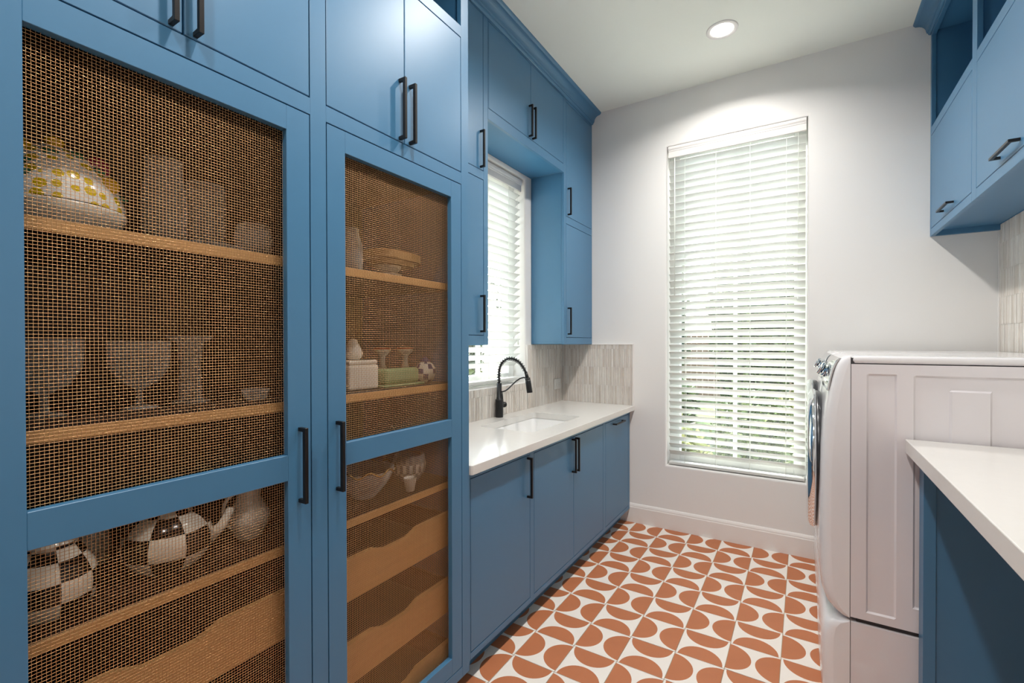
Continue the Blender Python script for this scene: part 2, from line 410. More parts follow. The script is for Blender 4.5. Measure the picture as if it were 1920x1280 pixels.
# ------------------------------------------------------------------ cabinet pieces
GAP = .0030
def pull_mesh(vertical, sgn, ln=.200):
    """U-shaped bar pull; local origin on the door face at the pull's middle; sgn = outward direction in x"""
    h = ln/2; p = .010; o0, o1 = .021, .031
    pts = [(-h, 0), (-h, o1), (h, o1), (h, 0), (h-p, 0), (h-p, o0), (-h+p, o0), (-h+p, 0)]
    mb = MB()
    if vertical: mb.prism([(sgn*q, a) for a, q in pts], 1, -.005, .005, BRONZE, .0007)
    else: mb.prism([(sgn*q, a) for a, q in pts], 2, -.005, .005, BRONZE, .0007)
    return mb.mesh('handle')
PULL = {(v, s): pull_mesh(v, s) for v in (True, False) for s in (1, -1)}
def pull(parent, x, y, z, vertical, sgn):
    o = link('handle', PULL[(vertical, sgn)], parent, Vector((x, y, z))-world_org(parent)); o['label'] = 'black square bar pull'; return o
def door(parent, sgn, xf, y0, y1, z0, z1, hy=None, hz=None, vertical=True, name='door', th=.019):
    dr = part(name, MB().box(xf-sgn*th, xf, y0+GAP, y1-GAP, z0+GAP, z1-GAP, BLUE, .0015), parent)
    if hy is not None: pull(dr, xf, hy, hz, vertical, sgn)
    return dr
def carcass(t, sgn, xb, xf, y0, y1, z0, z1, m=BLUE_IN, th=.018, mid=(), floorz=None, sides=(BLUE, BLUE), tops=None):
    """box behind the face frame"""
    xi = xf-sgn*.0205
    bx('side_panel', t, (xb, xi, y0, y0+th, z0, z1), sides[0]); bx('side_panel', t, (xb, xi, y1-th, y1, z0, z1), sides[1])
    bx('back_panel', t, (xb, xb+sgn*.008, y0+th, y1-th, z0, z1), m)
    fz = z0 if floorz is None else floorz
    bx('bottom_panel', t, (xb+sgn*.008, xi, y0+th, y1-th, fz, fz+th), BLUE if floorz is not None else m); 
    for (a, b) in (tops or ((y0+th, y1-th),)): bx('top_panel', t, (xb+sgn*.008, xi, a, b, z1-th, z1), m)
    for zz in mid: bx('shelf', t, (xb+sgn*.008, xi, y0+th, y1-th, zz-th, zz), m)
def frame(t, sgn, xf, stiles, rails, m=BLUE):
    for (y0, y1, z0, z1) in stiles: bx('stile', t, (xf-sgn*.02, xf, y0, y1, z0, z1), m, .0008)
    for (y0, y1, z0, z1) in rails: bx('rail', t, (xf-sgn*.02, xf, y0, y1, z0, z1), m, .0008)

# ------------------------------------------------------------------ tall mesh-door cabinet
TX = -1.140
tall = thing('tall_cabinet', (-1.45, .8, 0), 'tall blue cabinet with brass wire mesh doors, by the sink', 'cabinet')
TY0, TY1, TZ0 = .125, 1.487, .088
bays = ((.174, .784), (.833, 1.442))
xi = TX-.021
bx('side_panel', tall, (XL+.004, xi, TY0, TY0+.02, TZ0, ZC-.002), BLUE); bx('side_panel', tall, (XL+.004, xi, TY1-.02, TY1, TZ0, ZC-.002), BLUE)
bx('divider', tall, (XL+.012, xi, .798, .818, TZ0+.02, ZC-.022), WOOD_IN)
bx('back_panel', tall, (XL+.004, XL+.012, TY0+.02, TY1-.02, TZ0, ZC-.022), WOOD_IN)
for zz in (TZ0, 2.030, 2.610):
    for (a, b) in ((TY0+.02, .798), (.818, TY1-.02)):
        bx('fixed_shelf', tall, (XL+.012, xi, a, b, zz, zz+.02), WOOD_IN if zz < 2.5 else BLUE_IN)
bx('top_panel', tall, (XL+.004, xi, TY0+.02, TY1-.02, ZC-.022, ZC-.002), BLUE_IN)
bx('toe_kick', tall, (XL+.02, TX-.075, TY0+.002, TY1-.002, .0, TZ0), BLUE)
frame(tall, 1, TX, [(TY0, .174, TZ0, ZC-.002), (.784, .833, TZ0, ZC-.002), (1.442, TY1, TZ0, ZC-.002)],
      [(a, b, z0, z1) for (a, b) in bays for (z0, z1) in ((TZ0, .130), (2.030, 2.075), (2.603, 2.647), (3.176, ZC-.002))])
SHZ = (1.640, 1.250, .862)
for (a, b) in ((TY0+.022, .796), (.820, TY1-.022)):
    for zz in SHZ:
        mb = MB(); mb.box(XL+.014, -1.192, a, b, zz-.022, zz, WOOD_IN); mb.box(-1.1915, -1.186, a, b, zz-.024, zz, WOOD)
        part('shelf', mb, tall, 'pale maple shelf')
    # pull-out drawers with scooped fronts
    for zb in (.612, .348, .100):
        q0, q1 = a+.012, b-.012; zt = zb+.128; mid = (q0+q1)/2
        top = []
        for k in range(25):
            s_ = k/24; yy = q0+(q1-q0)*s_; dd = abs(yy-mid); dip = .020*(1-min(1, max(0, (dd-.055)/.05)))
            dip = .020*(.5-.5*math.cos(PI*min(1, max(0, 1-(dd-.05)/.06)))) if dd > .05 else .020
            top.append((yy, zt-dip))
        mb = MB(); mb.prism([(q0, zb), (q1, zb)]+top[::-1], 0, -1.206, -1.188, WOOD)
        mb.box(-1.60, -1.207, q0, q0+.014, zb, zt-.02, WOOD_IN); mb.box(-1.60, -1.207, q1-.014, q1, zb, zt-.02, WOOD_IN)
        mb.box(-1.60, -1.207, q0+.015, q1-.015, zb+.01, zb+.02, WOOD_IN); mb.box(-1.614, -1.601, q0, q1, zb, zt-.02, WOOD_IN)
        part('drawer', mb, tall, 'maple pull-out drawer with scooped front')
# woven mesh, one mesh shared by four openings: 0.480 wide, 0.852 high
def weave(wd, ht, pitch=.00635, rad=.00056, sd=4):
    verts, faces = [], []
    def wire(pts, nrm_axis):
        n0 = len(verts)
        for (p, tdir) in pts:
            for k in range(sd):
                a = 2*PI*(k+.5)/sd
                if nrm_axis == 'h': verts.append((p[0]+rad*math.cos(a), p[1], p[2]+rad*math.sin(a)))
                else: verts.append((p[0]+rad*math.cos(a), p[1]+rad*math.sin(a), p[2]))
        m = len(pts)
        for q in range(m-1):
            for k in range(sd):
                a = n0+q*sd+k; b = n0+q*sd+(k+1) % sd
                faces.append((a, b, b+sd, a+sd))
    nv, nh = int(wd/pitch), int(ht/pitch); amp = rad*1.05
    for i in range(nv):
        y = (i+.5)*wd/nv; pts = []
        for j in range(-1, 2*nh+1):
            z = (j/2+.5)*ht/nh
            s_ = (1 if (i+j//2) % 2 == 0 else -1) if j % 2 == 0 else 0
            pts.append(((amp*s_, y, min(max(z, 0), ht)), None))
        wire(pts, 'v')
    for j in range(nh):
        z = (j+.5)*ht/nh; pts = []
        for i in range(-1, 2*nv+1):
            y = (i/2+.5)*wd/nv
            s_ = (-1 if (i//2+j) % 2 == 0 else 1) if i % 2 == 0 else 0
            pts.append(((amp*s_, min(max(y, 0), wd), z), None))
        wire(pts, 'h')
    me = bpy.data.meshes.new('wire_mesh'); me.from_pydata(verts, [], faces); me.materials.append(BRASS)
    me.polygons.foreach_set('use_smooth', [True]*len(me.polygons)); return me
WEAVE = weave(.486, .858)
for bi, (a, b) in enumerate(bays):
    z0, z1, st = .130, 2.030, .0625
    D0, D1 = a+GAP, b-GAP; o0, o1 = a+.063, b-.063
    if bi == 0: o0, o1 = .234, .715
    else: o0, o1 = .897, 1.379
    mb = MB()
    for bb in ((TX-.022, TX, D0, o0, z0+GAP, z1-GAP), (TX-.022, TX, o1, D1, z0+GAP, z1-GAP), (TX-.022, TX, o0, o1, z0+GAP, .198), (TX-.022, TX, o0, o1, 1.049, 1.116), (TX-.022, TX, o0, o1, 1.964, z1-GAP)):
        mb.box(*bb, BLUE, .0009)
    dr = part('door', mb, tall, 'blue framed door with two brass mesh panels')
    for zz in (.195, 1.111):
        o = link('wire_mesh', WEAVE, dr, Vector((TX-.0185, o0-.002, zz))-world_org(dr)); o['kind'] = 'stuff'; o['label'] = 'woven brass wire mesh'
    pull(dr, TX, (b-.036 if bi == 0 else a+.032), 1.085, True, 1)
    md = (a+b)/2
    for (q0, q1, hy) in ((a, md+.0012, md-.0235), (md-.0012, b, md+.0235)):
        door(tall, 1, TX, q0, q1, 2.075, 2.603, hy, 2.182, name='upper_door')

# ------------------------------------------------------------------ base cabinets and counter with sink
BXF = -1.160
base = thing('sink_base_cabinet', (-1.46, 2.53, 0), 'long blue base cabinet under the white sink counter', 'cabinet')
y0, y1 = 1.489, YB-.012
carcass(base, 1, XL+.004, BXF, y0, y1, .103, .876, tops=((y0+.018, 2.05), (3.02, y1-.018)))
bx('toe_kick', base, (XL+.02, -1.235, y0, y1, 0, .103), BLUE)
frame(base, 1, BXF, [(y0, 1.520, .103, .876), (2.013, 2.051, .103, .876), (3.011, 3.051, .103, .876), (3.547, y1, .103, .876)],
      [(a, b, z0, z1) for (a, b) in ((1.520, 2.013), (2.051, 3.011), (3.051, 3.547)) for (z0, z1) in ((.103, .131), (.851, .876))])
door(base, 1, BXF, 1.520, 2.013, .131, .851, 1.985, .742)
door(base, 1, BXF, 2.051, 2.5325, .131, .851, 2.5085, .742)
door(base, 1, BXF, 2.5295, 3.011, .131, .851, 2.5535, .742)
door(base, 1, BXF, 3.051, 3.547, .131, .851, 3.298, .823, vertical=False, name='pull_out_door')

SX0, SX1, SY0, SY1 = -1.625, -1.262, 2.215, 2.870
CX0, CX1, CY0, CY1, CZ0, CZ1 = XL+.002, -1.126, 1.490, YB-.001, .877, .915
counter = thing('sink_counter', (-1.44, 2.53, CZ0), 'white quartz counter around the sink', 'countertop')
def slab_with_hole():
    mb = MB(); im = mb.mi(QUARTZ); bm = mb.bm
    rr = .03; hole = []
    for (cx, cy, a0) in ((SX0+rr, SY0+rr, PI), (SX1-rr, SY0+rr, 1.5*PI), (SX1-rr, SY1-rr, 0), (SX0+rr, SY1-rr, .5*PI)):
        for k in range(6): hole.append((cx+rr*math.cos(a0+k*PI/10), cy+rr*math.sin(a0+k*PI/10)))
    ch = .006
    outr = [(CX0, CY0), (CX1-ch, CY0), (CX1, CY0+ch), (CX1, CY1), (CX0, CY1)]
    L = {}
    for z, nm in ((CZ1, 't'), (CZ0, 'b')):
        L['o'+nm] = [bm.verts.new((x, y, z)) for x, y in outr]; L['h'+nm] = [bm.verts.new((x, y, z)) for x, y in hole]
    # hole indices: corner groups 0-5 (x0,y0),6-11 (x1,y0),12-17 (x1,y1),18-23 (x0,y1)
    for nm in 'tb':
        o, h = L['o'+nm], L['h'+nm]
        polys = [[o[0], o[1], h[6], h[5]], [o[1], o[2], h[11], h[10], h[9], h[8], h[7], h[6]], [o[2], o[3], h[12], h[11]], [o[3], h[17], h[16], h[15], h[14], h[13], h[12]], [o[3], o[4], h[18], h[17]],
                 [o[4], h[23], h[22], h[21], h[20], h[19], h[18]], [o[4], o[0], h[0], h[23]], [o[0], h[5], h[4], h[3], h[2], h[1], h[0]]]
        for p in polys: bm.faces.new(p if nm == 't' else p[::-1])
    for key, n in (('o', 5), ('h', 24)):
        for k in range(n):
            q = (k+1) % n; bm.faces.new([L[key+'t'][k], L[key+'t'][q], L[key+'b'][q], L[key+'b'][k]])
    es = [e for e in bm.edges if all(v.co.z > CZ1-1e-5 for v in e.verts) and len(e.link_faces) == 2 and any(abs(f.normal.z) < .5 or True for f in e.link_faces) and (e.verts[0] in L['ot'] and e.verts[1] in L['ot'])]
    bmesh.ops.recalc_face_normals(bm, faces=bm.faces[:])
    es = [e for e in es if e.calc_face_angle(0) > .5]
    bmesh.ops.bevel(bm, geom=es, offset=.0025, segments=2, affect='EDGES', profile=.5)
    return mb
part('slab', slab_with_hole(), counter)
sink = thing('sink', ((SX0+SX1)/2, (SY0+SY1)/2, .68), 'white undermount sink below the black faucet', 'sink')
def basin():
    mb = MB(); mb.mi(CERAM); bm = mb.bm
    loops = []
    for (ins, z, rr) in ((-.010, .8765, .035), (-.004, .8765, .033), (.0, .868, .033), (.008, .72, .04), (.018, .692, .05), (.06, .686, .06), (.13, .684, .04)):
        x0, x1, a, b = SX0+ins, SX1-ins, SY0+ins, SY1-ins; L = []
        for (cx, cy, a0) in ((x0+rr, a+rr, PI), (x1-rr, a+rr, 1.5*PI), (x1-rr, b-rr, 0), (x0+rr, b-rr, .5*PI)):
            for k in range(7): L.append(bm.verts.new((cx+rr*math.cos(a0+k*PI/12), cy+rr*math.sin(a0+k*PI/12), z)))
        loops.append(L)
    for A, B in zip(loops, loops[1:]):
        n = len(A)
        for k in range(n):
            f = bm.faces.new([A[k], A[(k+1) % n], B[(k+1) % n], B[k]]); f.smooth = True
    bm.faces.new(loops[-1]); return mb
part('basin', basin(), sink)
part('drain', MB().lathe([(0, .690), (.03, .690), (.042, .688), (.045, .6845)], ((SX0+SX1)/2, (SY0+SY1)/2, 0), CHROME, 24), sink)
mb = MB()
for k in range(3):
    yy = 2.40+k*.0075
    mb.box(SX0+.0035, SX0+.0052, yy, yy+.0045, .846, .854, mat('sink_mark', '#8E9092', .4), .0003)
part('maker_mark', mb, sink, 'small grey printed mark')

# ------------------------------------------------------------------ faucet
FXc, FYc = -1.712, 2.562
fa = thing('faucet', (FXc, FYc, .915), 'matte black spring-neck kitchen faucet at the sink', 'faucet')
part('body', MB().lathe([(0, .9155), (.025, .9155), (.026, .918), (.026, 1.030), (.0245, 1.034), (.019, 1.035), (.019, 1.046), (.0165, 1.048), (.0165, 1.138), (.0145, 1.141), (0, 1.141)], (FXc, FYc, 0), BLACK, 32), fa)
def arc_path():
    P = []
    ctrl = [(-1.712, 1.140), (-1.714, 1.195), (-1.708, 1.240), (-1.685, 1.280), (-1.645, 1.302), (-1.605, 1.303), (-1.565, 1.288), (-1.535, 1.262), (-1.515, 1.232), (-1.503, 1.205), (-1.494, 1.175)]
    for k in range(len(ctrl)-1):
        p0, p1, p2, p3 = ctrl[max(k-1, 0)], ctrl[k], ctrl[k+1], ctrl[min(k+2, len(ctrl)-1)]
        for s_ in range(8):
            t = s_/8
            P.append(Vector((*[.5*((2*p1[c])+(-p0[c]+p2[c])*t+(2*p0[c]-5*p1[c]+4*p2[c]-p3[c])*t*t+(-p0[c]+3*p1[c]-3*p2[c]+p3[c])*t**3) for c in (0,)], FYc, .5*((2*p1[1])+(-p0[1]+p2[1])*t+(2*p0[1]-5*p1[1]+4*p2[1]-p3[1])*t*t+(-p0[1]+3*p1[1]-3*p2[1]+p3[1])*t**3))))
    P.append(Vector((ctrl[-1][0], FYc, ctrl[-1][1]))); return P
AP = arc_path()
part('hose', MB().tube(AP, .0075, BLACK, 10), fa)
def coil():
    L = [0]
    for a, b in zip(AP, AP[1:]): L.append(L[-1]+(b-a).length)
    end = L[-1]*.86; pts = []; n = 21*14
    for q in range(n+1):
        s_ = end*q/n; k = max(i for i in range(len(L)) if L[i] <= s_+1e-9); k = min(k, len(AP)-2)
        t = (s_-L[k])/(L[k+1]-L[k]); c = AP[k].lerp(AP[k+1], t); tg = (AP[k+1]-AP[k]).normalized()
        nx = Vector((0, 1, 0)); ny = tg.cross(nx); a = 2*PI*q/14
        pts.append(c+.0125*(math.cos(a)*nx+math.sin(a)*ny))
    return MB().tube(pts, .0020, BLACK, 6)
part('spring', coil(), fa)
mb = MB(); mb.tube([(-1.509, FYc, 1.222), (-1.494, FYc, 1.176)], [.010, .0125], BLACK, 20); mb.tube([(-1.496, FYc, 1.184), (-1.493, FYc, 1.172)], [.017, .017], BLACK, 24)
mb.tube([(-1.493, FYc, 1.172), (-1.4905, FYc, 1.160), (-1.479, FYc, 1.094), (-1.4785, FYc, 1.090)], [.0165, .0185, .0185, .0175], BLACK, 24)
part('spray_head', mb, fa)
part('support_arm', MB().tube([(-1.70, FYc, 1.085), (-1.685, FYc, 1.086), (-1.665, FYc, 1.092), (-1.64, FYc, 1.108), (-1.61, FYc, 1.135), (-1.58, FYc, 1.160), (-1.55, FYc, 1.178), (-1.525, FYc, 1.185), (-1.500, FYc, 1.184)], .0045, BLACK, 10), fa)
mb = MB(); mb.lathe([(0, .02), (.017, .02), (.017, .052), (.0185, .053), (.0185, .066), (.015, .069), (0, .069)], (FXc, FYc, .992), BLACK, 24, axis=1)
part('valve', mb, fa)
part('lever', MB().tube([(FXc, FYc+.045, .999), (FXc+.002, FYc+.036, 1.035), (FXc+.004, FYc+.027, 1.078)], [.0055, .005, .0045], BLACK, 10), fa)

# outlet on the tile beside the corner
ot = thing('wall_outlet', (XL+.009, 3.485, 1.065), 'small white outlet plate on the tile near the corner', 'outlet')
part('cover_plate', MB().box(XL+.009, XL+.015, 3.424, 3.546, 1.022, 1.108, PLATE, .002), ot)
mb = MB()
for yy in (3.466, 3.504):
    mb.box(XL+.0152, XL+.0175, yy-.014, yy+.014, 1.050, 1.080, PLATE, .001)
part('socket', mb, ot)
mb = MB()
for yy in (3.466, 3.504):
    for dz in (-.006, .006): mb.box(XL+.0176, XL+.0182, yy-.005, yy+.003, 1.065+dz-.001, 1.065+dz+.001, SMOKE, 0)
part('slots', mb, ot)

# ------------------------------------------------------------------ left wall cabinets
UX = -1.480
XB = XL+.0025
def wallcab(name, y0, y1, z0, label):
    t = thing(name, (-1.6, (y0+y1)/2, z0), label, 'cabinet'); return t
ncab = wallcab('wall_cabinet', 1.489, 2.106, 1.395, 'narrow two-door blue wall cabinet between the tall cabinet and sink window')
carcass(ncab, 1, XB, UX, 1.489, 2.106, 1.400, 3.19)
frame(ncab, 1, UX, [(1.489, 1.530, 1.395, 3.265), (2.066, 2.106, 1.395, 3.265)], [(1.530, 2.066, 1.395, 1.447), (1.530, 2.066, 2.294, 2.340), (1.530, 2.066, 3.190, 3.265)])
door(ncab, 1, UX, 1.530, 2.066, 2.340, 3.190, 2.036, 2.450); door(ncab, 1, UX, 1.530, 2.066, 1.447, 2.294, 2.036, 1.565)
bcab = wallcab('wall_cabinet', 2.107, 3.063, 2.640, 'blue two-door cabinet bridging above the sink window')
carcass(bcab, 1, XB, UX, 2.107, 3.063, 2.645, 3.19)
frame(bcab, 1, UX, [(2.107, 2.113, 2.643, 3.265), (3.055, 3.063, 2.643, 3.265)], [(2.113, 3.055, 2.643, 2.702), (2.113, 3.055, 3.185, 3.265)])
door(bcab, 1, UX, 2.113, 2.5845, 2.702, 3.185, 2.560, 2.810); door(bcab, 1, UX, 2.5815, 3.055, 2.702, 3.185, 2.604, 2.810)
ccab = wallcab('wall_cabinet', 3.064, YB, 1.395, 'blue two-door corner wall cabinet right of the sink window')
carcass(ccab, 1, XB, UX, 3.064, YB-.002, 1.397, 3.19)
frame(ccab, 1, UX, [(3.064, 3.100, 1.395, 3.265), (3.576, YB-.002, 1.395, 3.265)], [(3.100, 3.576, 1.395, 1.445), (3.100, 3.576, 2.282, 2.335), (3.100, 3.576, 3.172, 3.265)])
door(ccab, 1, UX, 3.100, 3.576, 2.335, 3.172, 3.130, 2.447); door(ccab, 1, UX, 3.100, 3.576, 1.445, 2.282, 3.130, 1.567)

# crown mouldings
def crown_prof(sgn, x): # (x,z) profile
    P = [(0, 3.190), (.006, 3.190), (.012, 3.196), (.014, 3.203), (.019, 3.204), (.020, 3.212)]
    for k in range(9):
        a = k/8*PI/2
        P.append((.022+.045*(1-math.cos(a)), 3.214+.042*math.sin(a)))
    P += [(.070, 3.258), (.075, 3.262), (.079, 3.268), (.080, ZC-.0005), (0, ZC-.0005)]
    return [(x+sgn*p, z) for p, z in P]
solo('trim_1', MB().prism(crown_prof(1, UX+.0005), 1, 1.4875, YB-.001, BLUE), (UX, 2.5, 3.19), 'blue crown moulding above the sink-side wall cabinets', 'moulding', kind='structure')
solo('trim_2', MB().prism(crown_prof(1, TX+.0005), 1, TY0, TY1+.0, BLUE), (TX, .8, 3.19), 'blue crown moulding on the tall mesh-door cabinet', 'moulding', kind='structure')

# ------------------------------------------------------------------ right wall cabinets
RX = .620
rc = thing('wall_cabinet', (.77, 2.35, 2.02), 'blue wall cabinet with open top cubbies above the laundry machines', 'cabinet')
RY0, RY1 = 1.100, YB-.002
XRB = XR-.0025
bx('end_panel', rc, (RX+.0205, XRB, RY1-.020, RY1, 2.021, 3.265), BLUE); bx('end_panel', rc, (RX+.0205, XRB, RY0, RY0+.02, 2.021, 3.265), BLUE)
bx('back_panel', rc, (XRB-.008, XRB, RY0+.02, RY1-.02, 2.052, 3.265), BLUE_IN)
bx('bottom_panel', rc, (RX+.0205, XRB-.0085, RY0+.02, RY1-.02, 2.052, 2.070), BLUE)
bx('fixed_shelf', rc, (RX+.0205, XRB-.0085, RY0+.02, RY1-.02, 2.612, 2.630), BLUE_IN)
bx('top_panel', rc, (RX+.0205, XRB-.0085, RY0+.02, RY1-.02, 3.200, 3.218), BLUE_IN)
cells = ((2.795, 3.562), (1.968, 2.731), (1.141, 1.904))
for yy in (2.763, 1.936): bx('divider', rc, (RX+.0205, XRB-.0085, yy-.01, yy+.01, 2.631, 3.199), BLUE_IN)
frame(rc, -1, RX, [(3.562, RY1, 2.021, 3.265), (2.731, 2.795, 2.021, 3.265), (1.904, 1.968, 2.021, 3.265), (RY0, 1.141, 2.021, 3.265)],
      [(a, b, z0, z1) for (a, b) in cells for (z0, z1) in ((2.021, 2.062), (2.600, 2.648), (3.176, 3.265))])
for (a, b) in cells: door(rc, -1, RX, a, b, 2.062, 2.600, (a+b)/2, 2.096, vertical=False)
solo('trim_3', MB().prism(crown_prof(-1, RX-.0005), 1, RY0, RY1, BLUE), (RX, 2.35, 3.19), 'blue crown moulding above the laundry-side wall cabinet', 'moulding', kind='structure')

# ------------------------------------------------------------------ folding counter on the right
fc = thing('folding_counter', (.61, 1.0, 1.016), 'thick white quartz folding counter beside the white washing machine', 'countertop')
part('slab', MB().box(.306, XR-.001, -.35, 2.139, 1.016, 1.064, QUARTZ, .0025, 2), fc)
cs = thing('counter_support', (.63, 2.1, 0), 'dark blue end panel holding up the folding counter', 'cabinet')
bx('stile', cs, (.345, .378, 2.070, 2.138, 0, 1.0155), BLUE, .001)
bx('end_panel', cs, (.3785, XR-.001, 2.078, 2.138, 0, 1.0155), BLUE, .001)
cs2 = thing('counter_support', (.63, -.32, 0), 'blue end panel under the viewer end of the folding counter', 'cabinet')
bx('stile', cs2, (.345, .378, -.350, -.282, 0, 1.0155), BLUE, .001); bx('end_panel', cs2, (.3785, XR-.001, -.345, -.290, 0, 1.0155), BLUE, .001)

# ------------------------------------------------------------------ laundry machines
PROF = [(.372, .118), (.385, .100), (.410, .080), (.450, .067), (.520, .060), (.669, .056), (.800, .056), (.919, .058), (1.000, .062), (1.089, .068), (1.160, .075), (1.222, .084), (1.290, .098), (1.325, .108), (1.345, .119), (1.355, .134), (1.357, .150)]
def px_at(z):
    for (z0, x0), (z1, x1) in zip(PROF, PROF[1:]):
        if z0 <= z <= z1: return x0+(x1-x0)*(z-z0)/(z1-z0)
    return .15
def machine(ya, label, plabel, name):
    wd = .684; yb = ya+wd; yc = ya+wd/2; xb = .880
    t = thing(name, (.5, yc, .376), label, 'washing machine' if name == 'washing_machine' else 'dryer')
    # cabinet with embossed side panels
    mb = MB(); im = mb.mi(ENAMEL); bm = mb.bm
    zb, zt, xs = .376, 1.327, .1505
    rects = [(.197, .2845, .405, 1.292, .006, 1), (.330, .860, .46, 1.290, .006, 1), (.425, .532, .50, 1.243, .006, -1), (.660, .767, .50, 1.243, .006, -1)]
    e = .006
    def h(x, z):
        v = 0
        for (a, b, c, d_, dep, sg) in rects:
            k = min((x-a)/e, (b-x)/e, (z-c)/e, (d_-z)/e); v += sg*dep*max(0, min(1, k))
        return v
    xsL = sorted({round(v, 5) for (a, b, c, d_, _, _) in rects for v in (a, a+e, b-e, b)} | {xs, xb}); zsL = sorted({round(v, 5) for (a, b, c, d_, _, _) in rects for v in (c, c+e, d_-e, d_)} | {zb, zt})
    for (yy, sg) in ((ya, 1), (yb, -1)):
        G = [[bm.verts.new((x, yy+sg*h(x, z), z)) for x in xsL] for z in zsL]
        for A, B in zip(G, G[1:]):
            for k in range(len(A)-1): f = bm.faces.new([A[k], A[k+1], B[k+1], B[k]])
    for q in (((xb, ya, zb), (xb, yb, zb), (xb, yb, zt), (xb, ya, zt)), ((xs, ya, zb), (xb, ya, zb), (xb, yb, zb), (xs, yb, zb)), ((xs, ya, zt), (xb, ya, zt), (xb, yb, zt), (xs, yb, zt)), ((xs, ya, zb), (xs, yb, zb), (xs, yb, zt), (xs, ya, zt))):
        bm.faces.new([bm.verts.new(p) for p in q])
    part('cabinet', mb, t)
    part('seam', MB().box(.1492, .16, ya+.002, yb-.002, .372, 1.350, GASKET, 0), t)
    part('lid', MB().box(.1515, xb, ya-.001, yb+.001, 1.3295, 1.357, ENAMEL_TOP, .012, 4), t)
    # curved front
    mb = MB(); mb.mi(ENAMEL_TOP); bm = mb.bm
    st = [(0, .034), (.004, .020), (.012, .008), (.024, .001), (.05, -.004)]
    st += [(wd*k/10, -.004-.006*math.sin(PI*k/10)) for k in range(1, 10)]
    st = sorted(st+[(wd-a, b) for a, b in st[:5]])
    cols = []
    for (dy, dx) in st:
        c = [bm.verts.new((.1485, ya+dy, .372))]
        for (z, x) in PROF[:-1]: c.append(bm.verts.new((min(x+dx*min(1, (.150-x)/.05+.25), .1485), ya+dy, z)))
        c.append(bm.verts.new((.1485, ya+dy, 1.357))); cols.append(c)
    for A, B in zip(cols, cols[1:]):
        for k in range(len(A)-1):
            f = bm.faces.new([A[k], A[k+1], B[k+1], B[k]]); f.smooth = True
    bm.faces.new(cols[0]); bm.faces.new(cols[-1][::-1])
    bmesh.ops.remove_doubles(bm, verts=bm.verts[:], dist=1e-5)
    part('front_fascia', mb, t)
    # mirrored control band
    mb = MB(); mb.mi(CHROME); bm = mb.bm; cols = []
    zs = [1.222+.126*k/8 for k in range(9)]
    ys = [ya+.026+(wd-.052)*k/16 for k in range(17)]
    for y in ys:
        dx = -.004-.006*math.sin(PI*(y-ya)/wd); cols.append([bm.verts.new((px_at(z)+dx*1.-.0035-.002*math.sin(PI*(z-1.222)/.126), y, z)) for z in zs])
    back = [[bm.verts.new((v.co.x+.006, v.co.y, v.co.z)) for v in c] for c in cols]
    for S in (cols, back):
        for A, B in zip(S, S[1:]):
            for k in range(8):
                f = bm.faces.new([A[k], A[k+1], B[k+1], B[k]]); f.smooth = True
    for c, b in ((cols[0], back[0]), (cols[-1], back[-1]), ([c[0] for c in cols], [c[0] for c in back]), ([c[-1] for c in cols], [c[-1] for c in back])):
        for k in range(len(c)-1): bm.faces.new([c[k], c[k+1], b[k+1], b[k]])
    part('control_panel', mb, t, 'mirror-finish control band')
    # dial
    nrm = Vector((-.88, 0, .47)).normalized(); c0 = Vector((px_at(1.285)-.014, yc, 1.283))
    mb = MB(); mb.tube([c0-nrm*.012, c0+nrm*.010], [.029, .029], CHROME, 32); mb.tube([c0+nrm*.0105, c0+nrm*.014], [.018, .018], SMOKE, 24); mb.tube([c0+nrm*.0145, c0+nrm*.026, c0+nrm*.028], [.029, .029, .027], CHROME, 32)
    part('dial', mb, t, 'chrome dial')
    # porthole door
    zc = .896
    part('door_gasket', MB().lathe([(.20, .075), (.285, .068), (.294, .060), (.296, .046), (.29, .040), (.20, .040)], (0, yc, zc), SMOKE, 72, axis=0), t)
    pr = [(.215, .043), (.300, .043), (.303, .037), (.300, .026), (.288, .016), (.268, .011), (.246, .013), (.230, .020), (.222, .030), (.215, .043)]
    dr = part('door_ring', MB().lathe(pr, (0, yc, zc), CHROME, 72, axis=0), t, 'chrome porthole ring')
    part('door_glass', MB().lathe([(.228, .030), (.215, .020), (.16, .014), (.09, .011), (0, .010)], (0, yc, zc), SMOKE, 48, axis=0), dr, 'dark glass')
    # pedestal
    p = thing('laundry_pedestal', (.5, yc, 0), plabel, 'pedestal', 'white pedestals under the laundry machines')
    part('cabinet', MB().box(.151, xb, ya+.002, yb-.002, .012, .358, ENAMEL, .003, 2), p)
    part('gap_strip', MB().box(.17, xb-.02, ya+.012, yb-.012, .358, .3715, GASKET, 0), p)
    mb = MB(); mb.mi(ENAMEL_TOP); bm = mb.bm; cols = []
    PP = [(.012, .078), (.03, .070), (.10, .066), (.20, .064), (.28, .066), (.318, .072), (.340, .086), (.353, .110), (.359, .149)]
    for (dy, dx) in st:
        c = [bm.verts.new((.1495, ya+dy, .012))]
        for (z, x) in PP: c.append(bm.verts.new((min(x+dx, .1495), ya+dy, z)))
        cols.append(c)
    for A, B in zip(cols, cols[1:]):
        for k in range(len(A)-1):
            f = bm.faces.new([A[k], A[k+1], B[k+1], B[k]]); f.smooth = True
    bm.faces.new(cols[0]); bm.faces.new(cols[-1][::-1])
    bmesh.ops.remove_doubles(bm, verts=bm.verts[:], dist=1e-5)
    part('drawer_front', mb, p, 'curved glossy white drawer front')
    mb = MB()
    for fx in (.2, .82):
        for fy in (ya+.06, yb-.06): mb.lathe([(0, 0), (.02, 0), (.02, .012), (0, .012)], (fx, fy, 0), SMOKE, 12)
    part('feet', mb, p)
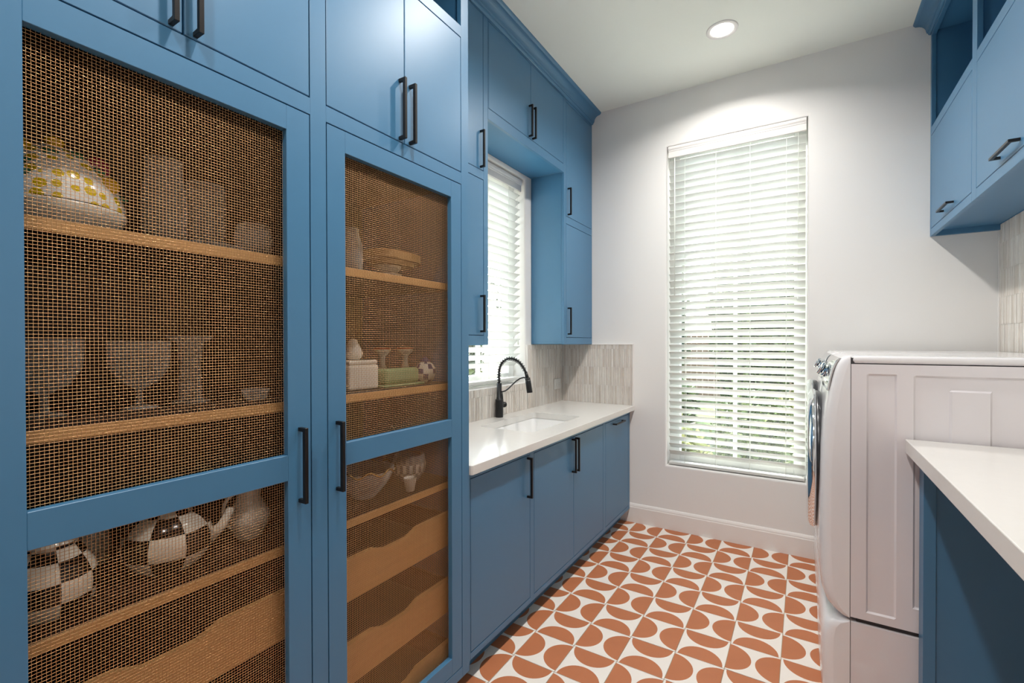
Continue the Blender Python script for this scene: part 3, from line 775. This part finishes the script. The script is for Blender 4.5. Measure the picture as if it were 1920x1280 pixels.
machine(2.150, 'white front-load washing machine nearest the folding counter', 'white drawer pedestal under the nearer washing machine', 'washing_machine')
machine(2.840, 'farther white front-load dryer beside the tall window', 'white drawer pedestal under the farther dryer', 'dryer')

# ------------------------------------------------------------------ windows and blinds
def window(name, axis, plane, dr, a0, a1, z0, z1, mull, label):
    """vinyl frame set in the opening; plane = room-side of the frame, dr = direction outward"""
    fw, dp = .075, .06
    def bb(A, B, C, D, p0, p1): return (A, B, min(p0, p1), max(p0, p1), C, D) if axis == 1 else (min(p0, p1), max(p0, p1), A, B, C, D)
    org = ((a0+a1)/2, plane, z0) if axis == 1 else (plane, (a0+a1)/2, z0)
    t = thing(name, org, label, 'window', kind='structure')
    p1 = plane+dr*dp
    for (A, B, C, D) in ((a0, a0+fw, z0, z1), (a1-fw, a1, z0, z1), (a0+fw, a1-fw, z0, z0+fw), (a0+fw, a1-fw, z1-fw, z1)):
        part('window_frame', MB().box(*bb(A, B, C, D, plane, p1), VINYL, .003), t)
    edges = [a0+fw]+list(mull)+[a1-fw]
    for mx_ in mull: part('mullion', MB().box(*bb(mx_-.012, mx_+.012, z0+fw, z1-fw, plane+dr*.018, plane+dr*.045), VINYL, .002), t)
    for A, B in zip(edges, edges[1:]):
        a_, b_ = A+(.012 if A in mull else 0), B-(.012 if B in mull else 0)
        part('pane', MB().box(*bb(a_, b_, z0+fw, z1-fw, plane+dr*.029, plane+dr*.033), PANE, 0), t)
window('window_1', 1, YB+.105, 1, WX0, WX1, WZ0, WZ1, [-.424], 'tall white-framed window in the back wall')
window('window_2', 0, XL-.105, -1, LY0, LY1, LZ0, LZ1, [2.57], 'white-framed window above the sink')
def slat_mesh(axis, ln, ang, sg):
    """flat slat 63 mm deep; room edge high"""
    mb = MB(); hw = .0315; th = .0016; n = 4; pts = []
    prof = [(-hw+2*hw*k/n, .0022*(1-(2*k/n-1)**2)) for k in range(n+1)]
    up = [(a, b+th) for a, b in prof]; dn = [(a, b-th) for a, b in prof][::-1]
    poly = []
    for a, b in up+dn:   # a along depth (negative = room side), b up
        poly.append((a*math.cos(ang)+b*math.sin(ang), -a*math.sin(ang)+b*math.cos(ang)))
    if axis == 1: mb.prism([(y*sg, z) for y, z in poly], 0, -ln/2, ln/2, SLAT)
    else: mb.prism([(x*sg, z) for x, z in poly], 1, -ln/2, ln/2, SLAT)
    return mb.mesh('slat')
def blind(axis, plane, sg, a0, a1, ztop, zbot, pitch, ladders, label, vz=.085, wand=None, tassel=None, ang=math.radians(40)):
    mid = (a0+a1)/2; ln = a1-a0
    loc = (mid, plane, zbot) if axis == 1 else (plane, mid, zbot)
    t = thing('window_blind', loc, label, 'blind')
    def bb(A, B, p0, p1, C, D):
        q0, q1 = plane+sg*p0, plane+sg*p1
        return (A, B, min(q0, q1), max(q0, q1), C, D) if axis == 1 else (min(q0, q1), max(q0, q1), A, B, C, D)
    P0 = -.038
    pv = [(-.030, 0), (-.038, .004), (-.038, .046), (-.041, .050), (-.041, .056), (-.046, .066), (-.046, .078), (-.043, vz), (-.030, vz)]
    mb = MB(); mb.prism([(plane+sg*a, ztop-vz+b) for a, b in pv], 0 if axis == 1 else 1, a0, a1, TRIM)
    part('valance', mb, t); part('head_rail', MB().box(*bb(a0+.004, a1-.004, -.028, .028, ztop-.048, ztop-.002), TRIM, .002), t)
    me = slat_mesh(axis, ln-.006, ang, sg); z = ztop-vz-.040; zl = []
    while z > zbot+.075:
        link('slat', me, t, ((0, 0, z-zbot))); zl.append(z); z -= pitch
    part('bottom_rail', MB().box(*bb(a0+.003, a1-.003, -.031, .031, zbot+.004, zbot+.024), SLAT, .004, 2), t)
    for a in ladders:
        for pp in (-.026, .026):
            p = (a, plane+sg*pp, 0) if axis == 1 else (plane+sg*pp, a, 0)
            part('ladder_cord', MB().tube([(p[0], p[1], zbot+.02), (p[0], p[1], ztop-.05)], .0011, CORD, 5), t)
    if wand:
        a, zz = wand; p = (a, plane-sg*.040) if axis == 1 else (plane-sg*.040, a)
        part('tilt_wand', MB().tube([(p[0], p[1], zz), (p[0], p[1], ztop-vz-.004)], .0035, CORD, 8), t)
    if tassel:
        a, zz = tassel; p = (a, plane-sg*.040) if axis == 1 else (plane-sg*.040, a)
        mb = MB(); mb.tube([(p[0], p[1], zz+.03), (p[0], p[1], ztop-vz-.004)], .0012, CORD, 6); mb.lathe([(0, zz-.008), (.006, zz-.006), (.0075, zz+.008), (.003, zz+.03), (0, zz+.031)], (p[0], p[1], 0), CORD, 12)
        part('pull_cord', mb, t)
    return t
blind(1, YB+.056, 1, WX0+.008, WX1-.008, WZ1-.002, WZ0+.003, .0532, (-.755, -.541, -.321, -.103), 'tall white slatted blind in the back wall window', wand=(-.825, 1.76), tassel=(-.035, 1.69))
blind(0, XL-.056, -1, LY0+.008, LY1-.030, LZ1-.012, LZ0+.020, .0532, (2.30, 2.55, 2.80), 'white slatted blind in the window above the sink', vz=.085, tassel=(2.90, 1.40), ang=math.radians(33))

# ------------------------------------------------------------------ things behind the mesh
def lathe_thing(name, prof, c, m, label, cat, group=None, seg=32, mfun=None, sx=1, sy=1):
    return solo(name, MB().lathe(prof, c, m, seg, mfun=mfun, sx=sx, sy=sy), c, label, cat, group)
def wallprof(pr, th=.003):
    """thin-walled vessel from an outer profile"""
    return [(0, pr[0][1])]+pr+[(max(a-th, .002), b) for a, b in pr[::-1]]+[(0, pr[0][1]+th)]
S1, S2, S3 = 1.6403, 1.2503, .8623
# painted tureen
t = thing('ceramic_tureen', (-1.36, .325, S1), 'white ceramic tureen with yellow dots and painted flowers', 'tureen')
c = (-1.36, .325, S1)
part('bowl', MB().lathe([(0, 0), (.075, 0), (.09, .006), (.112, .030), (.121, .050), (.120, .055), (0, .056)], c, PORC, 48), t)
part('lid', MB().lathe([(.119, .057), (.118, .072), (.110, .100), (.096, .132), (.072, .160), (.045, .178), (.018, .186), (0, .187)], c, DOTS, 48), t)
part('lid_knob', MB().lathe([(.012, .184), (.014, .192), (.018, .198), (.014, .206), (0, .209)], c, SUNY, 20), t)
def on_lid(az, h):
    P = [(.119, .057), (.118, .072), (.110, .100), (.096, .132), (.072, .160), (.045, .178)]
    for (r0, h0), (r1, h1) in zip(P, P[1:]):
        if h0 <= h <= h1: rr = r0+(r1-r0)*(h-h0)/(h1-h0); break
    return (c[0]+rr*math.cos(az), c[1]+rr*math.sin(az), c[2]+h)
for az, h in ((-1.05, .105), (.75, .150), (2.2, .1)): part('rose', MB().ball(on_lid(az, h), .012, .024, .022, ROSE, 12, 6), t)
for az, h in ((.70, .110), (-.95, .160), (2.6, .13)): part('sunflower', MB().ball(on_lid(az, h), .010, .020, .018, SUNY, 10, 6), t)
for az, h in ((-.62, .10), (-.65, .125), (.25, .160), (.55, .135), (1.0, .09), (-.9, .078), (-.3, .155)): part('leaf', MB().ball(on_lid(az, h), .006, .015, .008, LEAFG, 8, 5), t)
def vessel(name, pr, x, y, z, label, cat, m=None, th=.0025, group=None, seg=32):
    return lathe_thing(name, wallprof(pr, th), (x, y, z), m or TGLASS, label, cat, group, seg)
vessel('glass_pitcher', [(.040, 0), (.046, .004), (.050, .06), (.050, .14), (.044, .19), (.040, .235), (.043, .245)], -1.42, .550, S1, 'tall clear glass pitcher behind the mesh, top shelf', 'pitcher')
vessel('glass_canister', [(.050, 0), (.053, .004), (.053, .20), (.051, .212)], -1.44, .655, S1, 'clear glass canister beside the tall pitcher', 'canister')
vessel('glass_bowl', [(.018, 0), (.030, .004), (.046, .03), (.050, .06), (.044, .092), (.040, .100)], -1.32, .728, S1, 'small round glass bowl at the right end of the top shelf', 'bowl')
lathe_thing('glass_plate', [(0, .0), (.045, 0), (.07, .010), (.072, .012), (.045, .004), (0, .004)], (-1.27, .590, S1), TGLASS, 'clear glass saucer in front of the tall pitcher', 'plate')
# second shelf glassware
GOB = [(.038, 0), (.038, .003), (.008, .010), (.006, .040), (.010, .048), (.040, .066), (.060, .100), (.064, .150), (.063, .165)]
vessel('glass_goblet', GOB, -1.38, .480, S2, 'wide clear glass goblet in the middle of the glassware shelf', 'glass')
vessel('glass_goblet', [(a*1.05, b*1.02) for a, b in GOB], -1.40, .315, S2, 'wide clear glass goblet at the left of the glassware shelf', 'glass')
vessel('glass_stand', [(.046, 0), (.046, .004), (.028, .012), (.024, .10), (.030, .160), (.052, .172), (.054, .178)], -1.40, .600, S2, 'glass pedestal stand beside the goblets', 'stand')
vessel('glass_bowl', [(.02, 0), (.028, .004), (.034, .020), (.036, .030)], -1.30, .720, S2, 'tiny glass dish at the right of the glassware shelf', 'bowl')
# checked pots on the third shelf
def checked(name, pr, x, y, z, label, cat, seg=16, k0=0):
    t = thing(name, (x, y, z), label, cat)
    rows = len(pr)-1
    per = 32//seg
    part('body', MB().lathe(pr, (x, y, z), CHK_L, 32, mfun=lambda q, k: CHK_L if ((q//2)+(k//per)) % 2 == k0 else CHK_D), t); return t
def dome(r, h, n=8, r0=.6): return [(0, 0), (r*r0, 0)]+[(r*(r0+(1-r0)*math.sin(PI*min(1, .5*k/(n*.45)))) if k < n*.45 else r*math.cos((k-n*.45)/(n*.55)*1.2), h*k/n) for k in range(1, n+1)]
TP = [(.055, .002), (.075, .018), (.090, .045), (.094, .070), (.086, .098), (.070, .118), (.050, .132), (.034, .140), (.020, .146)]
tp = checked('checked_teapot', TP, -1.32, .515, S3, 'black and white checked teapot on the lower shelf', 'teapot', seg=8)
part('knob', MB().lathe([(.010, .146), (.008, .156), (.017, .168), (.014, .180), (0, .184)], (-1.32, .515, S3), CHK_L, 16), tp)
part('handle', MB().tube([(-1.32, .515+.085*math.cos(a), S3+.10+.085*math.sin(a)) for a in [PI*k/12 for k in range(13)]], .006, CHK_D, 8), tp)
part('spout', MB().tube([(-1.29, .590, S3+.05), (-1.28, .620, S3+.075), (-1.275, .640, S3+.115)], [.017, .012, .009], CHK_L, 10), tp)
cp = checked('checked_canister', [(.060, .002), (.070, .014), (.075, .035), (.077, .055), (.075, .075), (.068, .095), (.058, .112), (.050, .125), (.045, .134), (.046, .140)], -1.31, .300, S3, 'black and white checked lidded pot at the left of the lower shelf', 'pot', seg=8, k0=1)
part('lid', MB().lathe([(.048, .141), (.040, .152), (.020, .160), (.008, .164), (.007, .172), (.016, .184), (.012, .198), (0, .203)], (-1.31, .300, S3), CHK_L, 24), cp)
t = thing('cream_pitcher', (-1.33, .715, S3), 'cream ceramic pitcher at the right of the checked teapot', 'pitcher')
part('body', MB().lathe(wallprof([(.030, 0), (.034, .006), (.052, .04), (.055, .065), (.040, .095), (.030, .115), (.034, .140), (.038, .150)], .004), (-1.33, .715, S3), PORC, 28), t)
part('handle', MB().tube([(-1.33, .675-.03*math.sin(a), S3+.085-.045*math.cos(a)) for a in [PI*k/10 for k in range(11)]], .005, PORC, 8), t)
lathe_thing('white_jar', wallprof([(.030, 0), (.036, .005), (.040, .05), (.034, .085), (.030, .095)], .004), (-1.50, .420, S3), PORC, 'small white jar behind the checked pots', 'jar')
# right bay top shelf
vessel('glass_jar', [(.046, 0), (.052, .006), (.055, .05), (.055, .10), (.044, .135), (.040, .150), (.043, .158)], -1.33, 1.050, S1, 'clear glass jar at the left of the right-hand top shelf', 'jar')
for k, (w_, h_, z_, nm, lb) in enumerate(((.052, .030, 0, 'stoneware_bowl', 'lower stoneware bowl under the wooden boards'), (.050, .030, .0305, 'stoneware_bowl', 'upper stoneware bowl under the wooden boards'))):
    lathe_thing(nm, wallprof([(w_*.6, 0), (w_*.7, .003), (w_*.95, h_*.7), (w_, h_)], .004), (-1.35, 1.255, S1+z_), RAMEK, lb, 'bowl', 'stoneware bowls')
def board(z, L, W, th, label):
    t = MB(); pts = []
    for k in range(40):
        a = 2*PI*k/40; x_ = math.cos(a); y_ = math.sin(a); rr = 1+.06*math.cos(3*a)
        pts.append((-1.35+W/2*y_*rr, 1.275+L/2*math.copysign(abs(x_)**.6, x_)*rr))
    t.prism(pts, 2, z, z+th, WOOD, .003)
    solo('wooden_board', t, (-1.35, 1.275, z), label, 'board')
board(S1+.0615, .185, .14, .018, 'smaller wooden serving board lying on the bowls')
board(S1+.0800, .250, .17, .030, 'larger wavy wooden serving board on top of the stack')
# right bay second shelf
t = thing('white_crock', (-1.31, 1.060, S2), 'square white ceramic crock with a pear finial', 'jar')
part('body', MB().box(-1.365, -1.255, 1.000, 1.125, S2, S2+.085, PORC, .008, 2), t)
part('lid', MB().box(-1.362, -1.258, 1.003, 1.122, S2+.0855, S2+.100, PORC, .005, 2), t)
part('pear_finial', MB().lathe([(.020, .1005), (.030, .112), (.032, .125), (.024, .145), (.016, .160), (.013, .170), (0, .174)], (-1.31, 1.060, S2), PORC, 20), t)
t = thing('butter_dish', (-1.28, 1.235, S2), 'pale green butter dish on the middle shelf', 'butter dish')
part('tray', MB().box(-1.325, -1.235, 1.135, 1.335, S2, S2+.010, SAGE, .004, 2), t)
part('cover', MB().box(-1.315, -1.245, 1.150, 1.320, S2+.0105, S2+.066, SAGE, .014, 3), t)
CS = [(0, 0), (.034, 0), (.034, .008), (.014, .022), (.011, .045), (.016, .060), (.012, .075), (.012, .105), (.030, .122), (.033, .132), (.015, .133), (0, .133)]
for (x_, y_, lb) in ((-1.42, 1.290, 'white candlestick standing behind the green butter dish'), (-1.40, 1.395, 'white candlestick right of the green butter dish')):
    t = thing('candlestick', (x_, y_, S2), lb, 'candlestick', 'white candlesticks')
    part('stem', MB().lathe(CS, (x_, y_, S2), PORC, 24), t)
    part('flower_rim', MB().lathe([(.0335, .1325), (.034, .138), (.020, .142), (0, .1425)], (x_, y_, S2), mat('coral_glaze', '#B5473A', .3), 24), t)
t = thing('ginger_jar', (-1.30, 1.408, S2), 'small blue and white round jar at the right of the butter dish', 'jar')
DELB = mat('delft_blue', '#2F3A6B', .2, var=.2)
part('body', MB().lathe([(0, 0), (.022, 0), (.033, .012), (.042, .035), (.041, .055), (.028, .075), (.018, .082)], (-1.30, 1.408, S2), PORC, 24, mfun=lambda q, k: DELB if (q+k//2) % 3 == 0 else PORC), t)
part('lid', MB().lathe([(.022, .082), (.022, .088), (.010, .096), (.006, .102), (0, .103)], (-1.30, 1.408, S2), DELB, 20), t)
# right bay lower shelf
t = thing('gilt_bowl', (-1.33, 1.120, S3), 'glass bowl with a wavy gold rim on the lower shelf', 'bowl')
part('bowl', MB().lathe(wallprof([(.040, 0), (.046, .005), (.085, .05), (.110, .100)], .003), (-1.33, 1.120, S3), TGLASS, 40), t)
part('gold_rim', MB().tube([(-1.33+.110*math.cos(a), 1.120+.110*math.sin(a), S3+.100+.009*math.sin(9*a)) for a in [2*PI*k/90 for k in range(91)]], .003, GOLD, 6), t)
vessel('gilt_cup', [(.014, 0), (.016, .003), (.021, .03), (.024, .050)], -1.212-.02, 1.250, S3, 'small white cup between the two glass bowls', 'cup', m=PORC)
t = thing('cut_glass_bowl', (-1.33, 1.345, S3), 'round patterned glass bowl right of the gilt bowl', 'bowl')
part('bowl', MB().lathe(wallprof([(.03, 0), (.04, .005), (.062, .04), (.066, .075), (.058, .105)], .004), (-1.33, 1.345, S3), TGLASS, 32), t)
part('facet_band', MB().lathe([(.041, .010), (.063, .040), (.067, .075)], (-1.33, 1.345, S3), PORC, 32, mfun=lambda q, k: PORC if (q+k) % 2 else TGLASS), t)
t = thing('glass_decanter', (-1.50, 1.415, S3), 'glass decanter with pointed stopper at the end of the lower shelf', 'decanter')
part('body', MB().lathe(wallprof([(.036, 0), (.040, .005), (.040, .06), (.016, .10), (.014, .125), (.018, .13)], .003), (-1.50, 1.415, S3), TGLASS, 24), t)
part('stopper', MB().lathe([(.010, .125), (.012, .135), (.024, .150), (.012, .175), (0, .195)], (-1.50, 1.415, S3), TGLASS, 16), t)

# ------------------------------------------------------------------ garden outside
solo('floor_garden', MB().box(-60, 60, YB+.175, 70, -.30, -.20, SOIL, 0).box(-60, XL-.175, -50, YB+.17, -.30, -.20, SOIL, 0), (0, 8, -.2), 'brown earth and lawn of the garden outside the windows', 'ground', kind='structure')
part('bounce_strip', MB().box(-6, 5, YB+.18, 5.7, -.2, -.195, BOUNCE_PAVER, 0).box(-7, XL-.18, -6, YB+.17, -.2, -.195, BOUNCE_PAVER, 0), bpy.data.objects['floor_garden'])  # unseen pale ground, added to bounce sunlight up through the blinds
part('lawn', MB().box(-6, 5, 6.8, 15, -.205, -.198, LAWN, 0), bpy.data.objects['floor_garden'])
def bush_mesh(n, rx, ry, rz, leaf, m, seed):
    rnd = random.Random(seed); vs, fs = [], []
    for _ in range(n):
        a = rnd.uniform(0, 2*PI); cz = rnd.uniform(-.9, 1); sr = math.sqrt(1-cz*cz); k = rnd.uniform(.7, 1.05)*(1+.12*math.sin(3*a+seed)+.1*math.sin(5*cz*3))
        p = Vector((rx*sr*math.cos(a)*k, ry*sr*math.sin(a)*k, rz*(1+cz*k)))
        dv = Vector((rnd.gauss(0, 1), rnd.gauss(0, 1), rnd.gauss(.2, .8))).normalized(); sv = dv.cross(Vector((rnd.gauss(0, 1), rnd.gauss(0, 1), rnd.gauss(0, 1)))).normalized()
        L = leaf*rnd.uniform(.7, 1.3); W = L*.32; b = len(vs)
        up = dv.cross(sv)*L*.12
        vs += [p, p+dv*L*.5+sv*W+up, p+dv*L, p+dv*L*.5-sv*W+up]; fs += [(b, b+1, b+2), (b, b+2, b+3)]
    me = bpy.data.meshes.new('foliage'); me.from_pydata([tuple(v) for v in vs], [], fs); me.materials.append(m); return me
B1 = bush_mesh(2600, .75, .55, .62, .11, FOLI, 3); B2 = bush_mesh(2200, .55, .5, .42, .15, FOLI2, 5)
B3 = bush_mesh(5200, 1.7, 1.5, 1.5, .16, FOLI, 9)
stem = MB().tube([(0, 0, 0), (.02, 0, .3), (0, .02, .7)], [.03, .025, .015], BARK, 8).mesh('stem')
trunk = MB().tube([(0, 0, 0), (.05, .02, 1.0), (-.03, .05, 2.3), (.02, 0, 3.2)], [.16, .12, .10, .06], BARK, 10).mesh('trunk')
def bush(x, y, me, sc, label):
    t = thing('garden_shrub', (x, y, -.2), label, 'shrub', 'garden shrubs'); f = link('foliage', me, t); f['kind'] = 'stuff'; link('stem', stem, t)
    t.scale = (sc, sc, sc); t.rotation_euler = (0, 0, x*3+y)
for (x, y, me, sc, lb) in ((-1.35, 5.0, B2, .9, 'pale yellow-green shrub at the lower left outside the tall window'), (-.55, 6.4, B1, .8, 'dark green shrub at the middle of the tall window view'),
                           (.35, 5.6, B1, .7, 'green shrub at the lower right outside the tall window'), (-1.9, 7.6, B1, .9, 'broad green shrub far behind the lawn on the left'),
                           (-.1, 7.9, B2, .9, 'broad pale shrub far behind the lawn'), (1.6, 7.4, B1, .9, 'broad green shrub far behind the lawn on the right'),
                           (-3.6, 3.9, B1, 1.2, 'green shrub outside the sink window'), (-4.6, 1.9, B2, 1.1, 'pale shrub outside the sink window')):
    bush(x, y, me, sc, lb)
def tree(x, y, sc, label):
    t = thing('garden_tree', (x, y, -.2), label, 'tree', 'garden trees'); link('trunk', trunk, t)
    f = link('foliage', B3, t, (0, 0, 2.0)); f['kind'] = 'stuff'; t.scale = (sc, sc, sc); t.rotation_euler = (0, 0, x)
tree(-6.4, 12.4, .9, 'leafy tree behind the hedge on the left'); tree(6.0, 12.4, 1.1, 'leafy tree behind the hedge on the right'); tree(-11.5, 9.0, 1.1, 'leafy tree outside the sink window')
HC = MB().ball((0, 0, 2.0), .85, .6, 2.0, mat('hedge_core', '#27351A', .9, var=.3, scale=6), 14, 10).mesh('foliage_core')
HL = bush_mesh(6000, 1.0, .75, 2.05, .16, FOLI, 21)
HEDGE = ('far left of the tall window view', 'left part of the tall window view', 'left of centre in the tall window view', 'centre of the tall window view', 'right of centre in the tall window view', 'right edge of the tall window view')
for k, nm in enumerate(HEDGE):
    t = thing('hedge_tree', (-4.6+1.9*k, 9.6+.15*(k % 2), -.2), 'tall dense hedge tree at the '+nm, 'tree', 'hedge trees across the garden')
    f = link('foliage', HL, t); f['kind'] = 'stuff'; f.rotation_euler = (0, 0, k*1.3); link('foliage_core', HC, t); t.scale = (.80, .85, .9+.07*(k % 3))
for k, (x, y) in enumerate(((-6.6, 7.9), (-7.3, 6.1), (-8.0, 4.3))):
    t = thing('hedge_tree', (x, y, -.2), ('tall dense hedge tree nearest the corner outside the sink window', 'tall dense hedge tree in the middle outside the sink window', 'tall dense hedge tree at the far side outside the sink window')[k], 'tree', 'hedge trees beside the patio')
    f = link('foliage', HL, t); f['kind'] = 'stuff'; link('foliage_core', HC, t); t.scale = (.8, .8, .95)
fe = thing('garden_fence', (-1, 13.6, -.2), 'brown board fence at the back of the garden', 'fence')
FB = MB().box(-.07, .07, -.01, .01, 0, 1.9, FENCE, .003).mesh('board')
for k in range(60): link('board', FB, fe, (-4.4+k*.148, random.uniform(-.004, .004), random.uniform(-.01, .01)))
for zz in (.4, 1.5): bx('fence_rail', fe, (-5.4, 3.5, 13.612, 13.65, zz-.2, zz-.12), FENCE)
